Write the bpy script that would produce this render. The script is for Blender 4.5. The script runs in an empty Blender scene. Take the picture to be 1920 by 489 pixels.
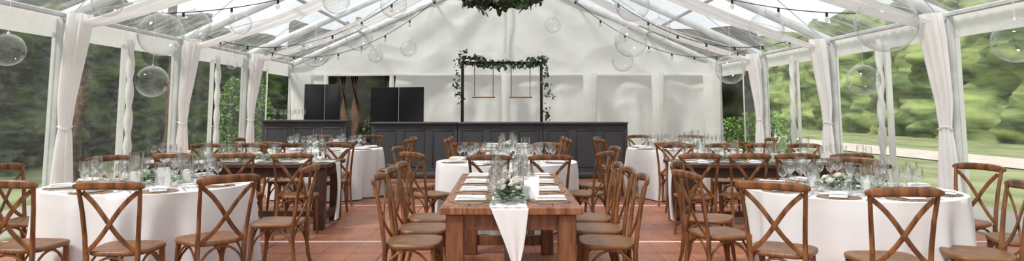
import bpy, math, random
from mathutils import Vector, Matrix, noise
random.seed(7)
R=random.uniform
pi=math.pi
COL=bpy.context.scene.collection
# ---------------------------------------------------------------- materials
def newmat(name):
    m=bpy.data.materials.new(name); m.use_nodes=True
    nt=m.node_tree; nt.nodes.clear()
    out=nt.nodes.new('ShaderNodeOutputMaterial')
    return m,nt,out
def N(nt,t,**k):
    n=nt.nodes.new(t)
    for a,b in k.items():
        if a in n.inputs: n.inputs[a].default_value=b
        else: setattr(n,a,b)
    return n
def c4(c): return (c[0],c[1],c[2],1)
def coords(nt,scale,kind='Object'):
    tc=N(nt,'ShaderNodeTexCoord'); mp=N(nt,'ShaderNodeMapping'); mp.inputs['Scale'].default_value=scale
    nt.links.new(tc.outputs[kind],mp.inputs['Vector']); return mp
def noisecol(nt,c1,c2,scale=(1,1,1),ns=5,detail=4,lo=.35,hi=.65,kind='Object',dist=0):
    mp=coords(nt,scale,kind)
    n=N(nt,'ShaderNodeTexNoise'); n.inputs['Scale'].default_value=ns; n.inputs['Detail'].default_value=detail; n.inputs['Distortion'].default_value=dist
    r=N(nt,'ShaderNodeValToRGB'); r.color_ramp.elements[0].position=lo; r.color_ramp.elements[1].position=hi
    r.color_ramp.elements[0].color=c4(c1); r.color_ramp.elements[1].color=c4(c2)
    nt.links.new(mp.outputs[0],n.inputs['Vector']); nt.links.new(n.outputs['Fac'],r.inputs[0])
    return n,r
def pmat(name,c1,c2=None,rough=.6,scale=(1,1,1),ns=5,detail=4,lo=.35,hi=.65,metal=0,bump=0,kind='Object',spec=.5,dist=0):
    m,nt,out=newmat(name); b=N(nt,'ShaderNodeBsdfPrincipled')
    b.inputs['Roughness'].default_value=rough; b.inputs['Metallic'].default_value=metal; b.inputs['Specular IOR Level'].default_value=spec
    n,r=noisecol(nt,c1,c2 or tuple(x*.88 for x in c1),scale,ns,detail,lo,hi,kind,dist)
    nt.links.new(r.outputs[0],b.inputs['Base Color'])
    if bump:
        bp=N(nt,'ShaderNodeBump'); bp.inputs['Strength'].default_value=bump; bp.inputs['Distance'].default_value=.02
        nt.links.new(n.outputs['Fac'],bp.inputs['Height']); nt.links.new(bp.outputs[0],b.inputs['Normal'])
    nt.links.new(b.outputs[0],out.inputs[0]); return m
def fabric(name,c,trans=.35,bs=3,bump=.3,scale=(1,1,1),alpha=0,bd=.05):
    m,nt,out=newmat(name)
    d=N(nt,'ShaderNodeBsdfDiffuse'); t=N(nt,'ShaderNodeBsdfTranslucent'); mx=N(nt,'ShaderNodeMixShader'); mx.inputs[0].default_value=trans
    n,r=noisecol(nt,tuple(x*.93 for x in c),c,scale,bs,5)
    for s in (d,t): nt.links.new(r.outputs[0],s.inputs['Color'])
    bp=N(nt,'ShaderNodeBump'); bp.inputs['Strength'].default_value=bump; bp.inputs['Distance'].default_value=bd
    nt.links.new(n.outputs['Fac'],bp.inputs['Height'])
    for s in (d,t): nt.links.new(bp.outputs[0],s.inputs['Normal'])
    nt.links.new(d.outputs[0],mx.inputs[1]); nt.links.new(t.outputs[0],mx.inputs[2])
    last=mx
    if alpha:
        tr=N(nt,'ShaderNodeBsdfTransparent'); m2=N(nt,'ShaderNodeMixShader'); m2.inputs[0].default_value=alpha
        nt.links.new(mx.outputs[0],m2.inputs[1]); nt.links.new(tr.outputs[0],m2.inputs[2]); last=m2
    nt.links.new(last.outputs[0],out.inputs[0]); return m
def clear(name,power=3,base=.04,gain=.9,rough=.02,tint=(.97,.98,.98),streak=0,haze=0,bump=0,sscale=(1,14,1)):
    m,nt,out=newmat(name)
    tr=N(nt,'ShaderNodeBsdfTransparent'); tr.inputs[0].default_value=c4(tint)
    g=N(nt,'ShaderNodeBsdfGlossy'); g.inputs['Roughness'].default_value=rough
    lw=N(nt,'ShaderNodeLayerWeight'); lw.inputs['Blend'].default_value=.5
    p=N(nt,'ShaderNodeMath',operation='POWER'); p.inputs[1].default_value=power
    a=N(nt,'ShaderNodeMath',operation='MULTIPLY_ADD'); a.inputs[1].default_value=gain; a.inputs[2].default_value=base
    nt.links.new(lw.outputs['Facing'],p.inputs[0]); nt.links.new(p.outputs[0],a.inputs[0])
    mx=N(nt,'ShaderNodeMixShader'); nt.links.new(a.outputs[0],mx.inputs[0])
    nt.links.new(tr.outputs[0],mx.inputs[1]); nt.links.new(g.outputs[0],mx.inputs[2]); last=mx
    if haze or streak:
        n,r=noisecol(nt,(haze,)*3,(haze+streak,)*3,sscale,3,3,.45,.75)
        d=N(nt,'ShaderNodeBsdfTranslucent'); d.inputs[0].default_value=(.9,.92,.92,1)
        d2=N(nt,'ShaderNodeBsdfDiffuse'); d2.inputs[0].default_value=(.9,.92,.92,1)
        m3=N(nt,'ShaderNodeMixShader'); nt.links.new(d.outputs[0],m3.inputs[1]); nt.links.new(d2.outputs[0],m3.inputs[2])
        m2=N(nt,'ShaderNodeMixShader'); nt.links.new(r.outputs[0],m2.inputs[0]); nt.links.new(mx.outputs[0],m2.inputs[1]); nt.links.new(m3.outputs[0],m2.inputs[2]); last=m2
        if bump:
            bp=N(nt,'ShaderNodeBump'); bp.inputs['Strength'].default_value=bump; bp.inputs['Distance'].default_value=.05
            nt.links.new(n.outputs['Fac'],bp.inputs['Height']); nt.links.new(bp.outputs[0],g.inputs['Normal'])
    nt.links.new(last.outputs[0],out.inputs[0]); return m

M={}
M['chair']=pmat('chair_wood',(.085,.032,.011),(.26,.105,.035),.36,(5,5,1.2),4,6,dist=.5)
M['seat']=pmat('seat_wood',(.15,.062,.023),(.26,.115,.045),.42,(9,2,1),5,5)
M['rustic']=pmat('rustic_wood',(.14,.048,.019),(.33,.135,.058),.45,(8,1.2,1),4,6,bump=.2,dist=.4)
M['rusticx']=pmat('rustic_wood_leg',(.11,.038,.014),(.23,.088,.033),.5,(6,6,1.2),4,6,bump=.2,dist=.3)
M['rusticb']=pmat('dark_rustic_wood',(.03,.011,.007),(.085,.032,.017),.5,(1.2,8,1.2),4,6,bump=.2,dist=.8)
M['cloth']=fabric('table_linen',(.82,.81,.82),.10,2.5,.12)
M['drape']=fabric('sheer_drape',(.95,.94,.94),.5,6,.15,(1,1,.3),alpha=.05)
M['pvc']=fabric('white_pvc',(.80,.80,.79),.45,1.0,.8,(1,1,1.3),bd=.11)
M['pvcb']=fabric('white_pvc_border',(.86,.86,.85),.45,3,.4)
M['napkin']=fabric('napkin_linen',(.92,.92,.92),.1,20,.2)
M['glass']=clear('drinking_glass',1.6,.10,.95)
M['globe']=clear('clear_globe',2.6,.05,1.0)
M['pane']=clear('clear_vinyl_window',4,.05,.35,.08,(.98,1,.98),streak=.09,haze=.012,bump=1.0,sscale=(1,1.6,6.0))  # pale noise streaks paint wavy reflections into the vinyl
M['roof']=clear('clear_vinyl_roof',4,.04,.3,.15,(.92,.94,.95),streak=.32,haze=.12,bump=.4,sscale=(1,3,1))
M['alu']=pmat('aluminium',(.50,.51,.52),(.62,.63,.64),.45,metal=.3)
M['black']=pmat('black_fabric',(.006,.006,.007),(.010,.010,.011),.8)
M['bmetal']=pmat('black_metal',(.012,.012,.012),(.02,.02,.02),.4,metal=.5)
M['bar']=pmat('charcoal_paint',(.036,.038,.044),(.046,.048,.055),.55)
M['leaf']=pmat('eucalyptus_leaf',(.07,.12,.06),(.28,.36,.23),.5,(1,1,1),12,3)
M['leafd']=pmat('eucalyptus_leaf_dark',(.012,.03,.012),(.07,.11,.05),.5,(1,1,1),9,3)
M['rose']=pmat('white_rose',(.85,.80,.74),(.94,.92,.88),.6)
M['wax']=pmat('candle_wax',(.85,.82,.76),(.9,.88,.82),.5)
M['mat']=pmat('woven_placemat',(.14,.08,.045),(.36,.24,.15),.8,(1,1,1),60,3)
M['steel']=pmat('cutlery_steel',(.6,.6,.6),(.7,.7,.7),.2,metal=1)
M['card']=pmat('white_card',(.88,.87,.85),(.9,.9,.88),.7)
M['rope']=pmat('rope',(.16,.09,.05),(.25,.14,.07),.8,ns=40)
M['swing']=pmat('swing_wood',(.20,.09,.035),(.34,.16,.06),.5,(8,1,1))
M['bulb']=clear('bulb_glass',2,.15,.8,tint=(.9,.88,.82))
M['bark']=pmat('bark',(.05,.03,.018),(.14,.085,.05),.9,(4,4,1))
M['white']=pmat('white_trim',(.75,.73,.7),(.85,.83,.8),.5)
# floor
def floor_mat():
    m,nt,out=newmat('floor_panels'); b=N(nt,'ShaderNodeBsdfPrincipled'); b.inputs['Roughness'].default_value=.45; b.inputs['Specular IOR Level'].default_value=.4
    mp=coords(nt,(1,1,1))
    br=N(nt,'ShaderNodeTexBrick'); br.offset=0; br.squash=1
    br.inputs['Scale'].default_value=1; br.inputs['Brick Width'].default_value=.3; br.inputs['Row Height'].default_value=.34375
    br.inputs['Mortar Size'].default_value=.006; br.inputs['Mortar Smooth'].default_value=.5; br.inputs['Bias'].default_value=-.1
    br.inputs['Color1'].default_value=(.47,.185,.105,1); br.inputs['Color2'].default_value=(.37,.140,.078,1); br.inputs['Mortar'].default_value=(.22,.078,.043,1)
    nt.links.new(mp.outputs[0],br.inputs['Vector'])
    b2=N(nt,'ShaderNodeTexBrick'); b2.offset=0; b2.inputs['Scale'].default_value=1; b2.inputs['Brick Width'].default_value=1.2; b2.inputs['Row Height'].default_value=1.375
    b2.inputs['Mortar Size'].default_value=.010; b2.inputs['Color1'].default_value=(1,1,1,1); b2.inputs['Color2'].default_value=(.80,.79,.78,1); b2.inputs['Mortar'].default_value=(.45,.40,.37,1)
    nt.links.new(mp.outputs[0],b2.inputs['Vector'])
    n,r=noisecol(nt,(.80,.79,.78),(1.14,1.15,1.16),(12,1.2,1),3,4,.3,.7)
    n2,r2=noisecol(nt,(.85,.84,.83),(1.12,1.13,1.14),(1,1,1),1.1,4,.35,.65)
    last=br.outputs['Color']
    for o_ in (r.outputs[0],b2.outputs['Color'],r2.outputs[0]):
        mx=N(nt,'ShaderNodeMix',data_type='RGBA',blend_type='MULTIPLY'); mx.inputs[0].default_value=1
        nt.links.new(last,mx.inputs[6]); nt.links.new(o_,mx.inputs[7]); last=mx.outputs[2]
    nt.links.new(last,b.inputs['Base Color'])
    nt.links.new(b.outputs[0],out.inputs[0]); return m
M['floor']=floor_mat()
M['grass']=pmat('lawn',(.14,.17,.06),(.30,.33,.16),.9,(.5,.2,1),2,5)
M['path']=pmat('gravel_path',(.50,.43,.38),(.60,.54,.50),.9,ns=2)
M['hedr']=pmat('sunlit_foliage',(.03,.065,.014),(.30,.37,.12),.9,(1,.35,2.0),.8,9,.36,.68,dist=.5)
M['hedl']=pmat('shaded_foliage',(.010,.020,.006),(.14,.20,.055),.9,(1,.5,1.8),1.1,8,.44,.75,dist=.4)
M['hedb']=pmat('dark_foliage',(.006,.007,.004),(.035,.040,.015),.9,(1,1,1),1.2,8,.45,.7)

# ---------------------------------------------------------------- geometry
class G:
    def __init__(s): s.v=[]; s.f=[]
    def add(s,v,f):
        o=len(s.v); s.v+= [tuple(p) for p in v]; s.f+=[tuple(i+o for i in q) for q in f]; return s
    def box(s,c,d,rz=0,ch=0):
        x,y,z=d[0]/2,d[1]/2,d[2]/2; cs,sn=math.cos(rz),math.sin(rz)
        k=min(ch,x*.9,y*.9,z*.9)
        pts=[]
        if k<=0:
            raw=[(a*x,b*y,e*z) for a in(-1,1) for b in(-1,1) for e in(-1,1)]
            fs=[(0,1,3,2),(4,6,7,5),(0,4,5,1),(2,3,7,6),(0,2,6,4),(1,5,7,3)]
        else:
            def ring(xx,yy,zz,kk): return [(-xx+kk,-yy,zz),(xx-kk,-yy,zz),(xx,-yy+kk,zz),(xx,yy-kk,zz),(xx-kk,yy,zz),(-xx+kk,yy,zz),(-xx,yy-kk,zz),(-xx,-yy+kk,zz)]
            raw=ring(x-k,y-k,-z,k*.5)+ring(x,y,-z+k,k)+ring(x,y,z-k,k)+ring(x-k,y-k,z,k*.5)
            fs=[tuple(range(7,-1,-1)),tuple(range(24,32))]
            for l in range(3):
                for i in range(8): fs.append((l*8+i,l*8+(i+1)%8,l*8+8+(i+1)%8,l*8+8+i))
        for p in raw: pts.append((c[0]+p[0]*cs-p[1]*sn,c[1]+p[0]*sn+p[1]*cs,c[2]+p[2]))
        return s.add(pts,fs)
    def sweep(s,pts,w,h=None,up=(0,0,1),n=8,e=1.0,cap=True):
        pts=[Vector(p) for p in pts]; m=len(pts)
        if h is None: h=w
        W=w if isinstance(w,(list,tuple)) else [w]*m; H=h if isinstance(h,(list,tuple)) else [h]*m
        up=Vector(up); vs=[]; fs=[]
        for i,p in enumerate(pts):
            t=(pts[min(i+1,m-1)]-pts[max(i-1,0)]).normalized()
            sd=t.cross(up)
            if sd.length<1e-4: sd=t.cross(Vector((1,0,0)))
            sd.normalize(); nn=sd.cross(t).normalized()
            for j in range(n):
                a=2*pi*(j+.5)/n; ca,sa=math.cos(a),math.sin(a)
                ca=math.copysign(abs(ca)**e,ca); sa=math.copysign(abs(sa)**e,sa)
                vs.append(p+sd*ca*W[i]+nn*sa*H[i])
        for i in range(m-1):
            for j in range(n): fs.append((i*n+j,i*n+(j+1)%n,(i+1)*n+(j+1)%n,(i+1)*n+j))
        if cap: fs.append(tuple(range(n-1,-1,-1))); fs.append(tuple(range((m-1)*n,m*n)))
        return s.add(vs,fs)
    def lathe(s,prof,n=16,c=(0,0,0)):
        vs=[];fs=[]
        for r,z in prof:
            for j in range(n):
                a=2*pi*j/n; vs.append((c[0]+r*math.cos(a),c[1]+r*math.sin(a),c[2]+z))
        for i in range(len(prof)-1):
            for j in range(n): fs.append((i*n+j,i*n+(j+1)%n,(i+1)*n+(j+1)%n,(i+1)*n+j))
        return s.add(vs,fs)
    def grid(s,fn,nu,nv,cu=False):
        vs=[fn(i/(nu if cu else nu-1),j/(nv-1)) for j in range(nv) for i in range(nu)]
        fs=[]
        for j in range(nv-1):
            for i in range(nu if cu else nu-1): fs.append((j*nu+i,j*nu+(i+1)%nu,(j+1)*nu+(i+1)%nu,(j+1)*nu+i))
        return s.add(vs,fs)
    def leaf(s,p,d,L,Wd,tw):
        p=Vector(p); d=Vector(d).normalized(); sd=d.cross(Vector((0,0,1)))
        if sd.length<1e-3: sd=Vector((1,0,0))
        sd.normalize(); up=sd.cross(d)
        sd=sd*math.cos(tw)+up*math.sin(tw); up=sd.cross(d)
        b=p+d*L*.35; c=p+d*L*.75; e=p+d*L-up*L*.1
        vs=[p,b+sd*Wd-up*Wd*.3,c+sd*Wd*.8-up*Wd*.3,e,c-sd*Wd*.8-up*Wd*.3,b-sd*Wd-up*Wd*.3,b+up*.002,c]
        return s.add(vs,[(0,1,6),(0,6,5),(1,2,7,6),(6,7,4,5),(2,3,7),(7,3,4)])
    def obj(s,name,mat,parent=None,smooth=True,angle=None):
        me=bpy.data.meshes.new(name); me.from_pydata(s.v,[],s.f); me.update()
        if smooth:
            me.polygons.foreach_set('use_smooth',[True]*len(me.polygons))
            me.set_sharp_from_angle(angle=math.radians(angle or 45))
        me.materials.append(M[mat] if isinstance(mat,str) else mat)
        o=bpy.data.objects.new(name,me); COL.objects.link(o)
        if parent: o.parent=parent
        return o
kids={}
def empty(name,loc=(0,0,0),rz=0):
    e=bpy.data.objects.new(name,None); e.empty_display_size=.1; e.location=loc; e.rotation_euler=(0,0,rz); COL.objects.link(e); return e
def tag(o,label,cat,group=None,kind=None):
    o['label']=label; o['category']=cat
    if group: o['group']=group
    if kind: o['kind']=kind
    return o
def struct(o,label=None):
    o['kind']='structure'; o['label']=label or o.name.replace('_',' '); o['category']=o.name.split('_')[0]
    return o
protos=[]
def cache(o):
    kids[o.name]=list(o.children)
    for c in kids[o.name]: cache(c)
def proto(o): cache(o); protos.append(o); return o
def dup(o,loc=None,rz=0,parent=None,rot=None,scale=None):
    c=o.copy(); COL.objects.link(c)
    if parent: c.parent=parent; c.matrix_parent_inverse=Matrix()
    if loc is not None:
        c.location=loc; c.rotation_euler=rot or (0,0,rz)
        if scale: c.scale=(scale,)*3
    for k in kids.get(o.name,[]): dup(k,parent=c)
    return c

# ---------------------------------------------------------------- camera
cam=bpy.data.cameras.new('camera'); co=bpy.data.objects.new('camera',cam); COL.objects.link(co)
cam.lens=24; cam.sensor_width=36; cam.sensor_fit='HORIZONTAL'
cam.shift_x=13/1920; cam.shift_y=-174/1920
co.location=(0,0,1.4); co.rotation_euler=(math.radians(96),0,0); cam.clip_end=300
bpy.context.scene.camera=co

# ---------------------------------------------------------------- world & light
w=bpy.data.worlds.new('World'); bpy.context.scene.world=w; w.use_nodes=True
nt=w.node_tree; nt.nodes.clear()
o=nt.nodes.new('ShaderNodeOutputWorld'); b=nt.nodes.new('ShaderNodeBackground')
tc=nt.nodes.new('ShaderNodeTexCoord'); nn=nt.nodes.new('ShaderNodeTexNoise'); nn.inputs['Scale'].default_value=2.2; nn.inputs['Detail'].default_value=5
rr=nt.nodes.new('ShaderNodeValToRGB'); rr.color_ramp.elements[0].position=.38; rr.color_ramp.elements[1].position=.62
rr.color_ramp.elements[0].color=(.62,.67,.72,1); rr.color_ramp.elements[1].color=(.98,.98,.98,1)
nt.links.new(tc.outputs['Generated'],nn.inputs['Vector']); nt.links.new(nn.outputs['Fac'],rr.inputs[0]); nt.links.new(rr.outputs[0],b.inputs[0])
b.inputs[1].default_value=1.45; nt.links.new(b.outputs[0],o.inputs[0])
L=bpy.data.lights.new('sun','SUN'); L.energy=4.0; L.angle=math.radians(12); L.color=(1,.95,.88)
lo=bpy.data.objects.new('sun',L); COL.objects.link(lo); lo.rotation_euler=(math.radians(30),math.radians(-34),0); lo.location=(0,0,20)
bpy.context.scene.view_settings.view_transform='Standard'
bpy.context.scene.view_settings.exposure=0.0

W=5.4; EV=2.55; SL=.45; YB=17.3
def rz_(x): return EV+(W-abs(x))*SL
# ---------------------------------------------------------------- shell
g=G(); g.add([(-W,-1,0),(W,-1,0),(W,YB,0),(-W,YB,0)],[(0,1,2,3)]); g.add([(-W,-1,-.04),(W,-1,-.04),(W,YB,-.04),(-W,YB,-.04)],[(3,2,1,0)])
struct(g.obj('floor','floor',smooth=False),'reddish brown event floor panels')
for i,y in enumerate((4.7,7.45,10.2,12.95)):
    g=G(); g.box((0,y,.003),(2*W-.1,.035,.006)); struct(g.obj('trim_%d'%(i+1),'white',smooth=False),'pale joint strip across the floor panels')
g=G(); g.add([(-80,-40,-.06),(80,-40,-.06),(80,90,-.06),(-80,90,-.06)],[(0,1,2,3)])
tag(g.obj('lawn','grass',smooth=False),'green lawn around the marquee','grass',kind='stuff')
g=G(); g.grid(lambda u,v:(12.5+u*3.0+.8*math.sin(v*7),-10+v*60,-.03),2,30)
tag(g.obj('gravel_path','path'),'pale gravel path across the lawn','path',kind='stuff')
# roof panes per bay
ys=[-.7,2.3,5.3,8.3,11.3,14.3,17.3]
g=G()
for a,b_ in zip(ys[:-1],ys[1:]):
    for sx in (-1,1):
        g.add([(sx*W,a,EV),(0,a,EV+W*SL),(0,b_,EV+W*SL),(sx*W,b_,EV)],[(0,1,2,3)])
struct(g.obj('ceiling','roof',smooth=False),'clear vinyl pitched marquee roof')
# frames
for y in ys:
    e=empty('marquee_frame',(0,y,0)); tag(e,'aluminium marquee frame with posts and sloping rafters','tent frame','marquee portal frames')
    for sx in (-1,1):
        g=G(); g.box((sx*(W+.03),0,EV/2),(.08,.10,EV),ch=.01); g.obj('post','alu',e)
        g=G(); g.sweep([(sx*W,0,EV-.02),(0,0,EV+W*SL-.02)],.04,.07,n=8,e=.4); g.obj('rafter','alu',e)
for x in (-W,-3.6,-1.8,0,1.8,3.6,W):
    g=G(); z=rz_(x)-(.05 if abs(x)<W else 0); g.box((x,(ys[0]+YB)/2,z),(.05,YB-ys[0],.06),ch=.01)
    tag(g.obj('roof_purlin','alu'),'long aluminium roof purlin','tent frame','roof purlins')
# roof bracing wires
for a,b_ in zip(ys[2:-1],ys[3:]):
    for sx in (-1,1):
        e=empty('roof_bracing',(0,a,0)); tag(e,'thin crossed steel bracing wires under the clear roof','bracing','roof bracing wires')
        for (p,q) in ((0,1),(1,0)):
            g=G(); g.sweep([(sx*(W-.1),p*(b_-a),rz_(W-.1)-.04),(sx*1.8,q*(b_-a),rz_(1.8)-.04)],.006,n=5); g.obj('wire','alu',e)
g=G(); g.box((0,YB-.16,(EV+W*SL)/2+1.1),(.07,.06,EV+W*SL-2.4),ch=.01)
tag(g.obj('gable_pole','alu'),'vertical aluminium pole against the white gable','tent pole')
# back gable
SEAM=2.28
def nz(x,y,z): return noise.noise(Vector((x,y,z)))
def gy(x,z):
    dx=abs(x); 
    fan=math.sin((math.atan2(5.0-z,dx+.3))*20)*.035*min(1,dx)
    return YB+.06+.16*nz(x*.8,3,z*.7)+.18*(abs(nz(x*1.1+z*.9,7,z*1.0-x*.4)))+fan
g=G()
def up_(u,v):
    x=-W+2*W*u; z=SEAM+(rz_(x)-SEAM)*v; return (x,gy(x,z)-.10,z)
g.grid(up_,180,50)
def low(x0,x1,n):
    def f(u,v):
        x=x0+(x1-x0)*u; z=SEAM+.03-(SEAM+.03)*v
        fold=.5+.5*math.sin(x*5.3+1.2*math.sin(x*1.7)+.5*math.sin(z*1.4))
        return (x,gy(x,z)+.06+.16*fold**2*(.5+.5*v)+.04*math.sin(x*17+z)*nz(x,z,2),z)
    g.grid(f,n,30)
low(-W,-4.55,30); low(-2.8,W,260)
struct(g.obj('wall_back','pvc',angle=80),'white vinyl gable wall with wrinkles')
g=G(); g.sweep([(-W+10.8*t/20,YB-.12+.015*math.sin(t*2.1),SEAM-.015*abs(math.sin(t*.7))) for t in range(21)],.014,.035,n=8); struct(g.obj('trim_5','pvcb'),'white hem across the gable wall')
i=6
for x in (-4.5,-2.85,-.02,2.15,3.75,W-.1):
    g=G(); g.grid(lambda u,v:(x+.05*math.cos(2*pi*u)*(1+.3*math.sin(9*v)),YB-.12+.03*math.sin(2*pi*u),SEAM*(1-v)),10,12,True)
    struct(g.obj('trim_%d'%i,'pvcb'),'vertical laced seam of the white wall'); i+=1
for x,wd,lab in ((-5.05,.26,0),(2.12,.16,0),(3.8,.14,0),(.02,.1,0),(5.15,.2,0)):
    g=G()
    g.grid(lambda u,v:(x+wd*math.cos(2*pi*u)*(1-.3*v)*(1+.15*math.sin(14*pi*u)),YB-.3+.08*math.sin(2*pi*u),SEAM*(1-v)+.02),70,14,True)
    tag(g.obj('gathered_wall_panel','pvcb'),'gathered white vinyl panel hanging against the wall','tent wall','gathered wall panels')
# side walls
win=1; 
for sx,nm in ((-1,'left'),(1,'right')):
    g=G()
    X=sx*(W+.09)
    for a,b_ in zip(ys[1:-1],ys[2:]):
        mid=(a+b_)/2
        last=(b_==YB)
        for (p,q) in ((a,mid),(mid,b_)):
            if last and p>a: # open doorway bay
                g.add([(X,p,EV),(X,q,EV),(X,q,EV-.32),(X,p,EV-.32)],[(0,1,2,3)]); continue
            def strip(y0,y1,z0,z1):
                g.grid(lambda u,v:(X+.01*math.sin(30*(y0+(y1-y0)*u)),y0+(y1-y0)*u,z0+(z1-z0)*v),max(2,int((y1-y0)*10)),4)
            strip(p,q,EV-.28,EV); strip(p,q,0,.30); strip(p,p+.09,.1,EV-.22); strip(q-.09,q,.1,EV-.22)
            gp=G(); gp.grid(lambda u,v:(X+.02*math.sin(8*(p+(q-p)*u)+nz(u*3,v*2,p))+.01,p+.05+(q-p-.1)*u,.28+(EV-.54)*v),24,8)
            struct(gp.obj('window_%d'%win,'pane',angle=180),'clear rippled vinyl window panel'); win+=1
    struct(g.obj('wall_'+nm,'pvcb',angle=180),'white bordered vinyl side wall')
    for a,b_ in zip(ys[1:-2],ys[2:-1]):
        mid=(a+b_)/2
        g=G(); g.grid(lambda u,v:(sx*(W-.05)+.045*(1+.28*math.sin(2*2*pi*u+v*38))*math.cos(2*pi*u)+sx*.04*v,mid+.05*(1+.28*math.sin(2*2*pi*u+v*38))*math.sin(2*pi*u),.05+(EV-.2)*v),14,70,True)
        tag(g.obj('twisted_wall_tie','pvcb'),'twisted white fabric covering a wall seam','curtain','twisted seam covers')
# curtains at posts and rafter swags
for y in ys[2:-1]:
    for sx in (-1,1):
        e=empty('post_curtain',(sx*(W-.13),y-.06,0)); tag(e,'white curtain tied back around a marquee post','curtain','post curtains')
        ph=R(0,6)
        def cf(u,v):
            z=.02+(EV-.02)*v; zt=1.18
            wd=.062+ (.075*min(1,(z-zt)/1.1)**.8 if z>zt else .06*min(1,((zt-z)/.9))**.7)
            a=2*pi*u; rr_=1+.20*math.sin(7*a+ph+z)+.10*math.sin(13*a+2*z)
            return (-sx*(.10*max(0,(z-1.5)))+wd*.75*rr_*math.cos(a),wd*1.15*rr_*math.sin(a),z)
        g=G(); g.grid(cf,84,36,True); g.obj('curtain_fabric','drape',e)
        g=G(); g.sweep([( .056*math.cos(t*pi/8),.082*math.sin(t*pi/8),1.18+.02*math.sin(t*pi/4)) for t in range(17)],.022,.010,n=6); g.obj('tie_back','drape',e)
        def sf(u,v):
            sn=math.sin(pi*min(1,v))
            x=(W-.20)*(1-v); z=EV-.08+(W*SL)*v-.24*abs(sn)**.8-.05
            wd=.22+.50*abs(sn)**.6
            s_=u-.5
            return (sx*x,y+s_*wd,z+.018*math.cos(s_*26+ph)+.012*math.sin(s_*49+v*3)-(.25-s_*s_)*.32*sn)
        g=G(); g.grid(sf,40,40); tag(g.obj('ceiling_swag','drape'),'sheer white fabric swagged beneath a roof rafter','drapery','ceiling swags')
# outside foliage
def hedge(name,mat,x0,y0,x1,y1,h,amp,label,nu=90,nv=26):
    d=Vector((x1-x0,y1-y0,0)); L_=d.length; d.normalize(); n_=Vector((-d.y,d.x,0))
    def f(u,v):
        p=Vector((x0,y0,0))+d*L_*u; z=h*v*(1+.15*nz(u*L_*.3,1,5))
        off=amp*(nz(u*L_*.5,z*.6,2)+.6*nz(u*L_*1.4,z*1.6,4))+v*v*amp
        p=p-n_*off; return (p.x,p.y,z-.1)
    g=G(); g.grid(f,nu,nv); return tag(g.obj(name,mat,angle=180),label,'hedge',kind='stuff')
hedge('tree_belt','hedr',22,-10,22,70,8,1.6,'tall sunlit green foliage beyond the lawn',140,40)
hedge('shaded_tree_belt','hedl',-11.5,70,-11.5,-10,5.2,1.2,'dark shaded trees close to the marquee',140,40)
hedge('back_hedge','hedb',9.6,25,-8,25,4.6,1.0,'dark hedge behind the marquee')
def shrub(loc,r,h,mat,label,n=900,ls=.09):
    g=G()
    for _ in range(n):
        a=R(0,2*pi); z=R(0,1); q=r*math.sqrt(max(0,1-(z*.9)**3))*R(.75,1.05)
        p=Vector((q*math.cos(a),q*math.sin(a),z*h)); g.leaf(p,(p.x+R(-.4,.4),p.y+R(-.4,.4),R(-.3,.8)),ls,ls*.35,R(0,3))
    o=g.obj('shrub',mat); o.location=loc; return tag(o,label,'bush')
M['leafb']=pmat('bright_leaf',(.05,.13,.02),(.18,.32,.06),.5)
shrub((6.6,17.6,-.06),.8,1.35,'leafb','bright green rounded shrub outside the opening')
shrub((7.3,20.5,-.06),1.2,1.2,'leafb','bright green rounded shrub outside the opening')
shrub((-6.9,18.2,-.06),.7,2.3,'leafb','leafy green shrub outside the opening',1200)
shrub((-3.9,20.5,-.06),.4,1.2,'leafd','small green shrub behind the opening',400)
for (x,y,r,h) in ((-4.2,19.2,.15,4.0),(-3.35,19.6,.10,4),(-4.75,20.2,.12,4),(-7.5,12,.14,6),(-7.6,15.5,.12,6)):
    g=G(); g.sweep([(0,0,-.06),(.03,.02,h*.3),(-.05,.05,h*.6),(.05,0,h)],[r*1.2,r,r*.8,r*.5],n=10); o=g.obj('tree_trunk','bark'); o.location=(x,y,0)
    tag(o,'slender brown tree trunk outside the marquee','tree','tree trunks')
# pink uplighters at the left posts
M['lens']=pmat('pink_lens',(.8,.25,.3),(.9,.3,.35),.3)
for y in ys[4:-1]:
    e=empty('uplighter',(-W+.42,y-.28,0)); tag(e,'small black floor uplighter glowing pink beside a curtain','lamp','floor uplighters')
    G().lathe([(0,.004),(.06,.004),(.06,.10),(.052,.105),(.05,.09),(0,.09)],16).obj('housing','bmetal',e)
    G().lathe([(0,.092),(.049,.092)],16).obj('lens','lens',e)
    l=bpy.data.lights.new('uplight','SPOT'); l.energy=9; l.color=(1,.32,.34); l.spot_size=math.radians(60); l.spot_blend=.8; l.shadow_soft_size=.05
    lo=bpy.data.objects.new('uplight_lamp',l); COL.objects.link(lo); lo.parent=e; lo.location=(0,0,.13); lo.rotation_euler=(math.radians(168),math.radians(-14),0)

# ---------------------------------------------------------------- bar
def bar(x0,x1,y,h,nfr):
    e=empty('bar_counter',((x0+x1)/2,y,0)); wd=x1-x0
    tag(e,'charcoal painted bar counter section with framed panels','bar counter','charcoal bar counters')
    g=G(); g.box((0,.25,h/2-.02),(wd-.004,.5,h-.04)); g.obj('body','bar',e,False)
    g=G(); g.box((0,.22,h-.02),(wd+.0,.62,.04),ch=.008); g.obj('countertop','bar',e)
    g=G(); g.box((0,-.012,.07),(wd-.01,.025,.13),ch=.005); g.obj('kickboard','bar',e)
    fw=wd/nfr
    for i in range(nfr):
        cx=-wd/2+fw*(i+.5); a=fw*.38; z0,z1=.24,h-.16
        g=G()
        for (p,q,r_,s_) in ((cx,z0,2*a,.035),(cx,z1,2*a,.035)): g.box((p,-.006,q),(r_,.013,s_),ch=.006)
        for xx in (cx-a+.018,cx+a-.018): g.box((xx,-.006,(z0+z1)/2),(.035,.013,z1-z0-.035),ch=.006)
        g.obj('panel_moulding','bar',e)
    return e
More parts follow.
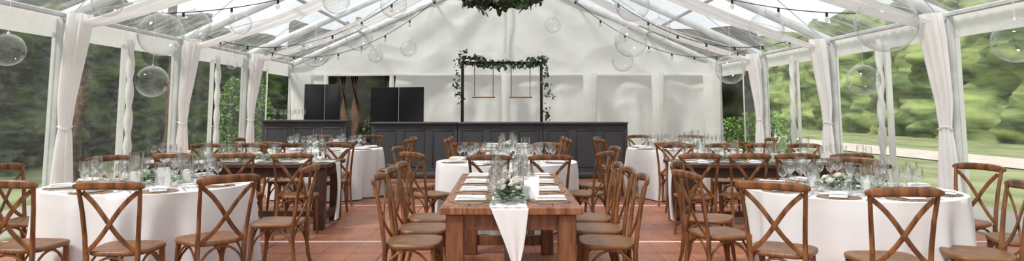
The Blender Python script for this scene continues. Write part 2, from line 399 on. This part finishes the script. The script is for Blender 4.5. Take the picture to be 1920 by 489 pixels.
for a,b_ in ((-2.74,-.98),(-.97,.77),(.78,2.51)): bar(a,b_,14.1,1.14,3)
bar(-5.05,-3.3,14.3,1.18,3)
def screen(xs,y,z):
    e=empty('folding_screen',(xs[0],y,0)); tag(e,'black fabric folding screen standing behind the bar','folding screen','black folding screens')
    yy=0
    for i in range(len(xs)-1):
        y2=yy+(.22 if i%2==0 else -.22)
        a=Vector((xs[i]-xs[0],yy)); b_=Vector((xs[i+1]-xs[0]-.015,y2)); d=b_-a; m=(a+b_)/2
        g=G(); g.box((m.x,m.y,z/2+.02),(d.length,.035,z-.04),math.atan2(d.y,d.x),ch=.008); g.obj('screen_panel','black',e); yy=y2
screen((-4.45,-4.05,-3.65),15.2,1.96); screen((-3.0,-2.4,-1.8),15.3,1.9)
def vine(g,pts,n,ls,spread):
    pts=[Vector(p) for p in pts]
    for _ in range(n):
        i=random.randrange(len(pts)-1); p=pts[i].lerp(pts[i+1],R(0,1))+Vector((R(-1,1),R(-1,1),R(-1,1)))*spread
        g.leaf(p,(R(-1,1),R(-1,1),R(-1,.7)),ls*R(.6,1.2),ls*R(.3,.42),R(0,3))
# swing arch
YA=14.85
e=empty('swing_arch',(-.06,YA,0)); tag(e,'black metal arch frame standing behind the bar, dressed with foliage','arch')
g=G()
for x in (-.88,.86):
    for dy in (0,.5): g.box((x,dy,1.22),(.035,.035,2.44),ch=.004)
    g.box((x,.25,2.42),(.035,.5,.035),ch=.004); g.box((x,.25,.02),(.06,.7,.04),ch=.004)
for dy in (0,.5): g.box((0,dy,2.42),(1.76,.035,.035),ch=.004)
g.obj('frame','bmetal',e)
g=G(); vine(g,[(-.95,0,2.42),(-.6,0,2.5),(-.4,0,2.42)],110,.085,.09); vine(g,[(-.5,0,2.42),(-.2,0,2.36),(.1,0,2.38),(.5,0,2.36),(.75,0,2.44)],240,.085,.08); vine(g,[(.6,0,2.42),(.95,0,2.48)],90,.085,.09)
vine(g,[(-.90,0,2.5),(-1.02,0,2.1),(-.95,0,1.7),(-.92,0,1.5)],60,.08,.06)
vine(g,[(.9,0,2.5),(.95,0,2.0),(1.02,-.02,1.6),(.92,-.02,1.0)],95,.08,.07)
vine(g,[(-.86,0,2.5),(-.84,0,2.68)],16,.08,.05)
g.obj('foliage','leafd',e)
for cx in (-.4,.4):
    e=empty('wooden_swing',(-.06+cx,YA,0)); tag(e,'small wooden swing seat hanging on two ropes','swing','swings on the arch')
    g=G(); g.box((0,0,1.66),(.50,.16,.03),ch=.008); g.obj('swing_seat','swing',e)
    for sx in (-1,1):
        g=G(); g.sweep([(sx*.20,0,1.64),(sx*.205,0,2.41)],.009,n=6); g.obj('rope','rope',e)

# chandelier
e=empty('foliage_chandelier',(-.05,9.0,2.97)); tag(e,'hanging hoop chandelier covered in green foliage','chandelier')
g=G(); g.sweep([(.44*math.cos(t*pi/16),.44*math.sin(t*pi/16),0) for t in range(33)],.02,n=6); g.obj('hoop','bmetal',e)
g=G(); pts=[(.44*math.cos(t*pi/16),.44*math.sin(t*pi/16),-.03) for t in range(33)]
vine(g,pts,1000,.11,.12); vine(g,[(.2,-.4,-.1),(.25,-.42,-.3)],20,.09,.05); vine(g,[(-.25,-.3,-.1),(-.22,-.32,-.28)],20,.09,.05); g.obj('foliage','leafd',e)
g=G()
for a in (0,2.1,4.2): g.sweep([(.44*math.cos(a),.44*math.sin(a),0),(0.05,0,1.9)],.006,n=5)
g.obj('suspension_wire','bmetal',e)

# festoon lights
gs=G().lathe([(.0,0),(.014,0),(.017,-.02),(.015,-.055),(0,-.057)],10)
gb=G().lathe([(.010,-.052),(.018,-.065),(.027,-.085),(.027,-.105),(.016,-.125),(0,-.13)],12)
socket=gs.obj('socket','bmetal'); bulb=gb.obj('bulb','bulb')
def festoon(a,b_,sag,n):
    a=Vector(a); b_=Vector(b_)
    e=empty('festoon_light_string',a); tag(e,'black festoon cable with small clear bulbs','string lights','festoon light strings')
    P=lambda t:(b_-a)*t-Vector((0,0,sag*4*t*(1-t)))
    g=G(); g.sweep([P(t/30) for t in range(31)],.006,n=6); g.obj('cable','bmetal',e)
    for i in range(n):
        p=P((i+.5)/n)
        s=bpy.data.objects.new('light_bulb',bulb.data); COL.objects.link(s); s.parent=e; s.location=p
        s2=bpy.data.objects.new('socket',socket.data); COL.objects.link(s2); s2.parent=s
for sx in (-1,1):
    festoon((sx*5.0,8.5,2.62),(sx*.1,10.3,4.65),.55,9)
    festoon((sx*5.0,11.4,2.62),(sx*.1,10.5,4.65),.95,10)
    festoon((sx*5.0,14.0,2.62),(sx*.1,12.3,4.6),.9,10)
bpy.data.objects.remove(socket); bpy.data.objects.remove(bulb)

# clear globes
gg=G(); prof=[(max(.0005,math.sin(pi*i/24)),-math.cos(pi*i/24)) for i in range(25)]
gg.lathe(prof,40)
sph=gg.obj('globe','globe',angle=180)
for (x,y,z,r) in ((-5.05,6.9,2.0,.165),(-3.5,6.9,2.16,.22),(-4.23,9.2,2.53,.22),(-4.52,8.75,1.755,.2),(-3.94,10.1,2.67,.16),(-2.87,10.3,2.26,.22),
  (-2.3,10.7,2.53,.21),(-2.66,14.0,2.5,.15),(-1.99,14.0,2.65,.17),(-2.5,10.0,3.0,.2),(-5.0,12.5,2.23,.1),(.97,13.8,3.11,.17),
  (1.72,9.3,2.33,.22),(2.19,12.7,2.3,.2),(2.66,11.7,2.77,.2),(1.62,8.6,2.73,.22),(3.4,10.3,2.0,.22),(3.37,8.75,2.43,.22),
  (3.43,6.1,2.17,.26),(4.56,8.7,1.77,.2),(4.74,6.3,2.03,.2),(-4.06,6.9,2.49,.15),(-1.83,11.1,3.11,.22)):
    e=empty('clear_globe_ornament',(x,y,z)); tag(e,'large clear plastic bubble globe hanging from the roof','hanging globe','clear hanging globes')
    s=sph.copy(); COL.objects.link(s); s.parent=e; s.scale=(r,r,r)
    g=G(); g.sweep([(0,0,r),(0,0,rz_(x)-z-.03)],.0025,n=4); g.lathe([(.0,r+.02),(.014,r+.018),(.014,r-.004),(0,r-.006)],8); g.obj('hanging_string','white',e)
bpy.data.objects.remove(sph)

# ---------------------------------------------------------------- chair
def make_chair():
    e=empty('dining_chair')
    def outline(a,s=1.0):
        ca,sa=math.cos(a),math.sin(a); ex=.55
        x=math.copysign(abs(ca)**ex,ca); y=math.copysign(abs(sa)**ex,sa)
        return x*(.205+.018*y)*s, y*.20*s
    g=G(); rings=[(.93,.425),(1.0,.432),(1.015,.445),(1.0,.458),(.95,.463),(.7,.455),(.35,.450),(.02,.449)]
    g.grid(lambda u,v:(lambda r:(outline(2*pi*u,r[0])[0],outline(2*pi*u,r[0])[1],r[1]))(rings[round(v*7)]),36,8,True)
    g.add([(outline(2*pi*j/36,.93)[0],outline(2*pi*j/36,.93)[1],.425) for j in range(36)],[tuple(range(35,-1,-1))])
    g.obj('seat','seat',e,angle=60)
    g=G()
    for sx in (-1,1):
        g.sweep([(sx*.175,-.185,.43),(sx*.178,-.20,.55),(sx*.190,-.225,.72),(sx*.206,-.262,.89)],[.017,.016,.015,.014],n=8)
    n=17; pts=[];Hh=[]
    for i in range(n):
        t=-1+2*i/(n-1); pts.append((t*.236,-.262-.035*(1-t*t),.893+.012*(1-t*t))); Hh.append(.030*(1-abs(t)**8*.55))
    g.sweep(pts,.0125,Hh,n=10,e=.7)
    g.obj('backrest','chair',e,angle=60)
    g=G()
    for sx in (-1,1):
        pts=[]
        for i in range(13):
            t=i/12; x=sx*(-.188+.352*t); z=.855-.40*t; y=-.247+.057*t-.02*math.sin(pi*t)
            pts.append((x,y+(.006 if sx>0 else -.006),z+.018*math.sin(2*pi*t)))
        g.sweep(pts,.0165,.006,up=(0,1,0),n=8,e=.8)
    g.obj('cross_brace','chair',e,angle=60)
    for sx in (-1,1):
        g=G(); g.sweep([(sx*.165,.155,.43),(sx*.172,.165,.22),(sx*.185,.19,0)],[.020,.018,.014],n=8); g.obj('leg','chair',e)
        g=G(); g.sweep([(sx*.172,-.183,.44),(sx*.172,-.185,.3),(sx*.180,-.205,.15),(sx*.195,-.245,0)],[.018,.018,.016,.014],n=8); g.obj('leg','chair',e)
    g=G()
    def arc(p,q,top,nn=10):
        p=Vector(p);q=Vector(q); pts=[]
        for i in range(nn+1):
            t=i/nn; c=p.lerp(q,t); k_=math.sin(pi*t)**.6; c.z+=top*k_
            pts.append(c)
        g.sweep(pts,.009,n=6,up=(.3,.2,1))
    arc((-.172,.162,.24),(.172,.162,.24),.175); arc((-.174,-.186,.26),(.174,-.186,.26),.16)
    for sx in (-1,1): arc((sx*.172,.162,.24),(sx*.174,-.186,.26),.17)
    g.obj('under_seat_brace','chair',e)
    return e
chairp=proto(make_chair())
def chair(x,y,d,group):
    a=math.atan2(d[1],d[0])-pi/2+R(-.06,.06)
    c=dup(chairp,(x,y,0),a); c.name='dining_chair'
    tag(c,'brown wooden cross-back dining chair at '+('a white-clothed round table' if 'round' in group else 'a rustic wooden table'),'chair',group)
def chairs(lst,ctr,group):
    for it in lst:
        x,y=it[:2]; d=it[2] if len(it)>2 else (ctr[0]-x,ctr[1]-y)
        chair(x,y,d,group)
# ---------------------------------------------------------------- tables
TH=.76
def round_table(x,y,r):
    e=empty('round_table',(x,y,0)); tag(e,'round banquet table hidden beneath white linen','table','round banquet tables')
    g=G(); g.lathe([(0,TH-.03),(r-.02,TH-.03),(r-.02,TH-.006),(0,TH-.006)],48); g.obj('tabletop','rustic',e)
    g=G(); g.lathe([(0,0),(.3,0),(.3,.03),(.06,.06),(.05,TH-.03),(0,TH-.03)],20); g.obj('pedestal','rustic',e)
    ph=[R(0,6) for _ in range(6)]
    rings=[0,.3,.6,.85,.97,1.0]
    nd=26
    def f(u,v):
        a=2*pi*u; j=round(v*(5+nd))
        if j<=5:
            rad=r*rings[j]; return (rad*math.cos(a),rad*math.sin(a),TH-(.001 if j==5 else 0))
        s_=(j-5)/nd
        aa=a+.06*math.sin(3*a+ph[3])*s_
        fold=math.sin(8*aa+ph[0]+1.9*math.sin(2*a+ph[1]))+.7*math.sin(13*aa+ph[2]+1.6*math.sin(3*a+ph[4]))+.4*math.sin(5*a+ph[3])+.30*math.sin(23*aa+ph[5]+2*math.sin(4*a))
        fold=fold*(.7+.3*math.sin(4*a+ph[1]))
        rad=r+.008*min(1,s_*8)-.005*s_+.065*fold*s_**.75
        return (rad*math.cos(a),rad*math.sin(a),TH-.004-(TH-.02)*s_)
    g=G(); g.grid(f,300,6+nd,True); o=g.obj('tablecloth','cloth',angle=75); o.location=(x,y,0)
    tag(o,'white linen tablecloth falling in folds to the floor','tablecloth','round white tablecloths')
def rustic_table(x0,x1,y0,y1,mat='rustic'):
    cx,cy=(x0+x1)/2,(y0+y1)/2; lx,ly=x1-x0,y1-y0
    e=empty('rustic_table',(cx,cy,0)); tag(e,'rustic reddish-brown plank farmhouse table with thick square legs','table','rustic plank tables')
    g=G(); along_y=ly>lx; wd=lx if along_y else ly; ln=ly if along_y else lx; npk=5
    for i in range(npk):
        c=-wd/2+wd*(i+.5)/npk
        if along_y: g.box((c,0,TH-.022),(wd/npk-.004,ln-.16,.044),ch=.004)
        else: g.box((0,c,TH-.022),(ln-.16,wd/npk-.004,.044),ch=.004)
    for s_ in (-1,1):
        if along_y: g.box((0,s_*(ln/2-.04),TH-.022),(wd,.078,.045),ch=.004)
        else: g.box((s_*(ln/2-.04),0,TH-.022),(.078,wd,.045),ch=.004)
    g.obj('tabletop',mat,e,False)
    g=G(); ox,oy=lx/2-.09,ly/2-.09
    for s_ in (-1,1):
        g.box((0,s_*oy,TH-.10),(2*ox,.035,.11),ch=.004); g.box((s_*ox,0,TH-.10),(.035,2*oy,.11),ch=.004)
    g.obj('apron',mat if mat!='rustic' else 'rusticx',e,False)
    for sx in (-1,1):
        for sy in (-1,1):
            g=G(); g.box((sx*(ox-.01),sy*(oy-.01),(TH-.045)/2),(.12,.12,TH-.045),ch=.008); g.obj('leg','rusticx' if mat=='rustic' else mat,e,False)
    g=G()
    if along_y:
        for s_ in (-1,1): g.box((0,s_*(oy-.01),.13),(2*ox-.12,.06,.09),ch=.004)
        g.box((0,0,.13),(.09,2*oy-.06,.06),ch=.004)
    else:
        for s_ in (-1,1): g.box((s_*(ox-.01),0,.13),(.06,2*oy-.12,.09),ch=.004)
        g.box((0,0,.13),(2*ox-.06,.09,.06),ch=.004)
    g.obj('stretcher','rusticx' if mat=='rustic' else mat,e,False)
A=(-3.05,6.0,.83); E=(2.78,5.6,.80); Gc=(.02,8.6,.87); C=(-2.95,11.4,.92); F=(2.95,11.4,.92)
for t in (A,E,Gc,C,F): round_table(*t)
rustic_table(-.43,.51,4.55,6.95)
rustic_table(-4.5,-2.08,8.1,9.03,'rusticb'); rustic_table(2.05,4.5,8.05,8.98,'rusticb'); rustic_table(-.42,.5,10.45,12.8)
chairs([(-2.62,4.86,(-.03,1)),(-3.36,4.94,(.05,1)),(-2.19,5.20),(-1.93,5.95),(-4.08,6.0),(-3.85,6.87)],A,'chairs round the table with white round cloth')
chairs([(2.44,4.5,(.06,1)),(1.90,4.80,(.55,.85)),(1.66,5.42),(1.80,6.17),(3.14,4.66,(-.95,.3)),(3.80,5.15),(3.87,5.95),(3.3,6.58)],E,'chairs round the table with white round cloth')
g_='chairs along the rustic plank table'
for y in (5.08,5.63,6.18):
    chair(-.655,y,(1,0),g_); chair(.735,y,(-1,0),g_)
chairs([(-.17,7.48,(.03,1)),(.46,7.50,(-.1,1)),(-.84,7.85),(.91,7.95),(-1.10,8.75),(1.14,8.8),(-.45,9.63),(.5,9.63)],Gc,'chairs round the table with white round cloth')
for x in (-2.32,-2.95,-3.6): chair(x,7.78,(0,1),g_)
for x in (-2.35,-2.95,-3.55,-4.15): chair(x,9.32,(0,-1),g_)
for x in (2.1,2.62,3.14,3.72): chair(x,7.7,(0,1),g_)
for x in (2.4,3.0,3.55,4.15): chair(x,9.28,(0,-1),g_)
for t,s_ in ((C,-1),(F,1)):
    chairs([(t[0]-s_*1.17,t[1]-.3),(t[0]-s_*1.12,t[1]+.38),(t[0]-s_*.45,t[1]-1.08),(t[0]+s_*.35,t[1]-1.12),(t[0]-s_*.4,t[1]+1.12),(t[0]+s_*.4,t[1]+1.12),(t[0]+s_*1.18,t[1])],t,'chairs round the table with white round cloth')
for y in (10.85,11.5,12.15):
    chair(-.65,y,(1,0),g_); chair(.73,y,(-1,0),g_)

# ---------------------------------------------------------------- tableware prototypes
wg=proto(G().lathe([(.0,.001),(.034,.002),(.034,.004),(.008,.009),(.0045,.02),(.004,.085),(.008,.095),(.030,.112),(.040,.135),(.041,.16),(.034,.20)],16).obj('wine_glass','glass',angle=180))
tm=proto(G().lathe([(.0,.003),(.030,.003),(.034,.05),(.036,.095)],14).obj('water_glass','glass',angle=180))
pm=proto(G().lathe([(0,.0),(.150,0),(.153,.002),(.150,.004),(.03,.004),(0,.004)],28).obj('placemat','mat'))
gn=G(); gn.box((0,0,.010),(.12,.22,.010),ch=.003); gn.box((.004,.004,.021),(.112,.20,.010),ch=.003)
gn.grid(lambda u,v:(-.055+.11*u,-.1+.2*v,.030+.004*math.sin(9*u)*math.sin(5*v)),8,8); nk=proto(gn.obj('napkin','napkin'))
gf=G(); gf.sweep([(0,-.09,.003),(0,0,.004),(0,.03,.004),(0,.05,.004)],[.006,.003,.004,.011],[.0015]*4,n=6)
for q in (-.008,-.0027,.0027,.008): gf.sweep([(q,.048,.004),(q,.095,.004)],.0014,n=4)
fk=proto(gf.obj('fork','steel'))
kn=proto(G().sweep([(0,-.1,.003),(0,0,.004),(0,.01,.004),(0,.09,.004),(0.002,.11,.004)],[.007,.006,.009,.010,.002],[.002]*5,n=6).obj('knife','steel'))
e=empty('candle_vase'); G().lathe([(0,.003),(.042,.003),(.044,.01),(.044,.22)],18).obj('glass_cylinder','glass',e,angle=180)
G().lathe([(0,.006),(.026,.006),(.027,.09),(.02,.095),(0,.092)],14).obj('candle','wax',e); cv=proto(e)
e=empty('tealight_holder'); G().lathe([(0,.003),(.028,.003),(.034,.03),(.034,.065)],14).obj('glass_cup','glass',e,angle=180)
G().lathe([(0,.006),(.02,.006),(.02,.028),(0,.028)],12).obj('candle','wax',e); tl=proto(e)
gc=G()
gc.grid(lambda u,v:(-.055+.11*u,.03*(1-v)+.0,.16*v),2,2); gc.grid(lambda u,v:(-.055+.11*u,-.03*(1-v),.16*v),2,2); cd=proto(gc.obj('menu_card','card',smooth=False))
def rose():
    g=G()
    for k_ in range(4):
        r0=.012+.009*k_; npet=3+k_
        for j in range(npet):
            a0=2*pi*j/npet+k_*.7
            def f(u,v):
                a=a0+(u-.5)*2.2*pi/npet*1.1; rad=r0*(.35+.65*math.sin(v*pi*.55))+.004*v*k_*abs(u-.5)
                return (rad*math.cos(a),rad*math.sin(a),.002+(.045-.006*k_)*v)
            g.grid(f,6,5)
    return g.obj('rose','rose')
rs=rose(); kids[rs.name]=[]
def arrangement(cx,cy,lx,ly,n,nr,rzz=0,label='low eucalyptus centrepiece with white roses on a table',hh=.10,rk=1,rz0=.04):
    e=empty('flower_arrangement',(cx,cy,TH+.008),rzz); tag(e,label,'flowers','table flower arrangements')
    g=G()
    for _ in range(n):
        p=Vector((max(-1,min(1,random.gauss(0,.4)))*lx,max(-1,min(1,random.gauss(0,.4)))*ly,0)); k_=max(0,1-(p.x/lx)**2-(p.y/ly)**2)
        p.z=.012+R(0,hh)*k_
        d=Vector((p.x*1.2+R(-.3,.3),p.y*1.2+R(-.3,.3),R(-.02,.35)*k_+.0)); L_=R(.03,.055)
        g.leaf(p,d,L_,L_*R(.3,.42),R(-.6,.6))
    g.obj('foliage','leaf',e)
    for _ in range(nr):
        s=rs.copy(); COL.objects.link(s); s.parent=e; s.location=(R(-.7,.7)*lx,R(-.7,.7)*ly,R(rz0,rz0+.04)); s.rotation_euler=(R(-.2,.8),R(-.5,.5),R(0,6)); k_=R(.7,1.1)*rk; s.scale=(k_,)*3
TZ=TH+.0015
def setting(x,y,a,name,cut=True):
    d=Vector((math.cos(a),math.sin(a))); s_=Vector((d.y,-d.x)); rz=a-pi/2
    def at(f,r): return (x+d.x*f+s_.x*r,y+d.y*f+s_.y*r)
    def put(p,f,r,z,lab,cat,grp,rot=0,sc=None,nm=None):
        q=at(f,r); o=dup(p,(q[0],q[1],z),rz+rot,scale=sc); tag(o,lab,cat,grp+' '+name)
    put(pm,.19,0,TZ,'round woven brown placemat','placemat','placemats')
    put(nk,.19,0,TZ+.003,'folded white linen napkin on a placemat','napkin','napkins',R(-.15,.15))
    if cut:
        put(fk,.19,-.19,TZ,'steel fork beside a placemat','fork','forks'); put(kn,.19,.19,TZ,'steel knife beside a placemat','knife','knives')
    put(wg,.37+R(-.02,.02),.13+R(-.02,.02),TZ,'clear stemmed wine glass','wine glass','wine glasses',R(0,3),R(1.05,1.18))
    put(wg,.33+R(-.02,.02),.22+R(-.015,.015),TZ,'clear stemmed wine glass','wine glass','wine glasses',R(0,3),R(.9,1))
    if 'round' in name: put(wg,.45+R(-.02,.02),.03+R(-.015,.015),TZ,'clear stemmed wine glass','wine glass','wine glasses',R(0,3),R(.95,1.1))
    put(tm,.37+R(-.02,.02),.02+R(-.02,.02),TZ,'clear water tumbler','glass','tumblers',R(0,3))
def rtable_set(t,n,a0,name,cut):
    for i in range(n):
        a=a0+2*pi*i/n; setting(t[0]+t[2]*math.cos(a),t[1]+t[2]*math.sin(a),a+pi,name,cut)
    arrangement(t[0],t[1],.30,.26,240,9)
    for i in range(3):
        a=i*2.1+.5; o=dup(cv,(t[0]+.27*math.cos(a),t[1]+.27*math.sin(a),TZ),scale=R(.9,1.35)); tag(o,'clear glass cylinder vase holding a white candle','candle','candle vases '+name)
    for i in range(3):
        a=i*2.1+1.5; o=dup(tl,(t[0]+.34*math.cos(a),t[1]+.34*math.sin(a),TZ)); tag(o,'small glass tealight holder','candle','tealights '+name)
    o=dup(cd,(t[0]+.2,t[1]-.22,TZ),1.0); tag(o,'white folded menu card standing on a table','card','menu cards')
rtable_set(A,8,-pi/2-.25,'on the round table',True); rtable_set(E,8,-pi/2+.2,'on the round table',True)
rtable_set(Gc,8,-pi/2+.35,'on the round table',False); rtable_set(C,8,-pi/2+.35,'on the round table',False); rtable_set(F,8,-pi/2+.35,'on the round table',False)
def rus_set(x0,x1,y0,y1,nn,cut):
    nm='on the rustic table'
    if y1-y0>x1-x0:
        for i in range(nn):
            y=y0+.35+(y1-y0-.7)*(i+.0)/(nn-1)
            setting(x0,y,0,nm,cut); setting(x1,y,pi,nm,cut)
        arrangement((x0+x1)/2,(y0+y1)/2+(.15 if cut else 0),.09,(y1-y0)*.36,240,12,hh=.05,rk=.8)
        for i in range(4):
            y=y0+.75+(y1-y0-1.1)*i/3; o=dup(cv,((x0+x1)/2+(.06 if i%2 else -.06),y+.08,TZ+.006),scale=R(.7,1.05)); tag(o,'clear glass cylinder vase holding a white candle','candle','candle vases '+nm)
    else:
        for i in range(nn):
            x=x0+.3+(x1-x0-.6)*i/(nn-1)
            setting(x,y0,pi/2,nm,cut); setting(x,y1,-pi/2,nm,cut)
        arrangement((x0+x1)/2,(y0+y1)/2,(x1-x0)*.42,.12,380,12,hh=.07)
        for i in range(5):
            x=x0+.35+(x1-x0-.7)*i/4; o=dup(cv,(x,(y0+y1)/2+(.05 if i%2 else -.05),TZ+.006),scale=R(.8,1.3)); tag(o,'clear glass cylinder vase holding a white candle','candle','candle vases '+nm)
rus_set(-.43,.51,4.55,6.95,4,True); rus_set(-4.5,-2.08,8.1,9.03,4,False); rus_set(2.05,4.5,8.05,8.98,4,False); rus_set(-.42,.5,10.45,12.8,3,False)
o=dup(cd,(.19,4.98,TZ),-.2); tag(o,'white folded menu card standing on a table','card','menu cards')
arrangement(.03,4.86,.11,.18,200,12,0,'eucalyptus and white rose cluster at the table end',hh=.11,rk=.7,rz0=.08)
# runners
def runner_y(cx,w_,y0,y1,drop):
    def f(u,v):
        s_=u-.5
        if v<.5:
            y=y1-(y1-y0+.004)*(v/.5); return (cx+s_*w_+.01*math.sin(y*5),y,TH+.004+.002*math.sin(u*20+y*6))
        k_=(v-.5)/.5; ww=w_*(1-.93*k_)
        return (cx+s_*ww+.05*k_+.01*k_*math.sin(4*k_),y0-.008-.012*math.sin(pi*k_)-.010*k_*(1-k_*.5)*(1+math.cos(u*13)),TH+.004-drop*k_)
    g=G(); g.grid(f,28,60); return tag(g.obj('table_runner','cloth',angle=80),'white cloth runner hanging off a rustic table end','table runner','table runners')
runner_y(.03,.25,4.55,6.95,.42)
runner_y(.04,.25,10.45,12.8,.45)
def runner_x(cy,w_,x0,x1,drop,sx):
    def f(u,v):
        s_=u-.5
        if v<.5: x=x0+(x1-x0)*(v/.5); return (x,cy+s_*w_,TH+.004)
        k_=(v-.5)/.5; ww=w_*(1-.45*math.sin(min(1,k_*1.3)*pi*.5))
        if k_>.85: ww*=1+2*(k_-.85)
        return (x1+sx*(.012+.02*math.sin(pi*k_)+.015*math.cos(u*24)*k_),cy+s_*ww,TH+.004-drop*k_)
    g=G(); g.grid(f,28,50); return tag(g.obj('table_runner','cloth',angle=80),'white cloth runner hanging off a rustic table end','table runner','table runners')
runner_x(8.56,.24,-4.4,-2.08,.70,1); runner_x(8.5,.24,4.4,2.05,.70,-1)
for i in range(6):
    o=dup(wg,(-4.85+.12*i,14.45+.05*(i%2),1.182),scale=1.1); tag(o,'clear stemmed wine glass','wine glass','wine glasses on the bar')

bpy.data.objects.remove(rs)
def rem(o):
    for k_ in list(o.children): rem(k_)
    bpy.data.objects.remove(o)
for p in protos: rem(p)
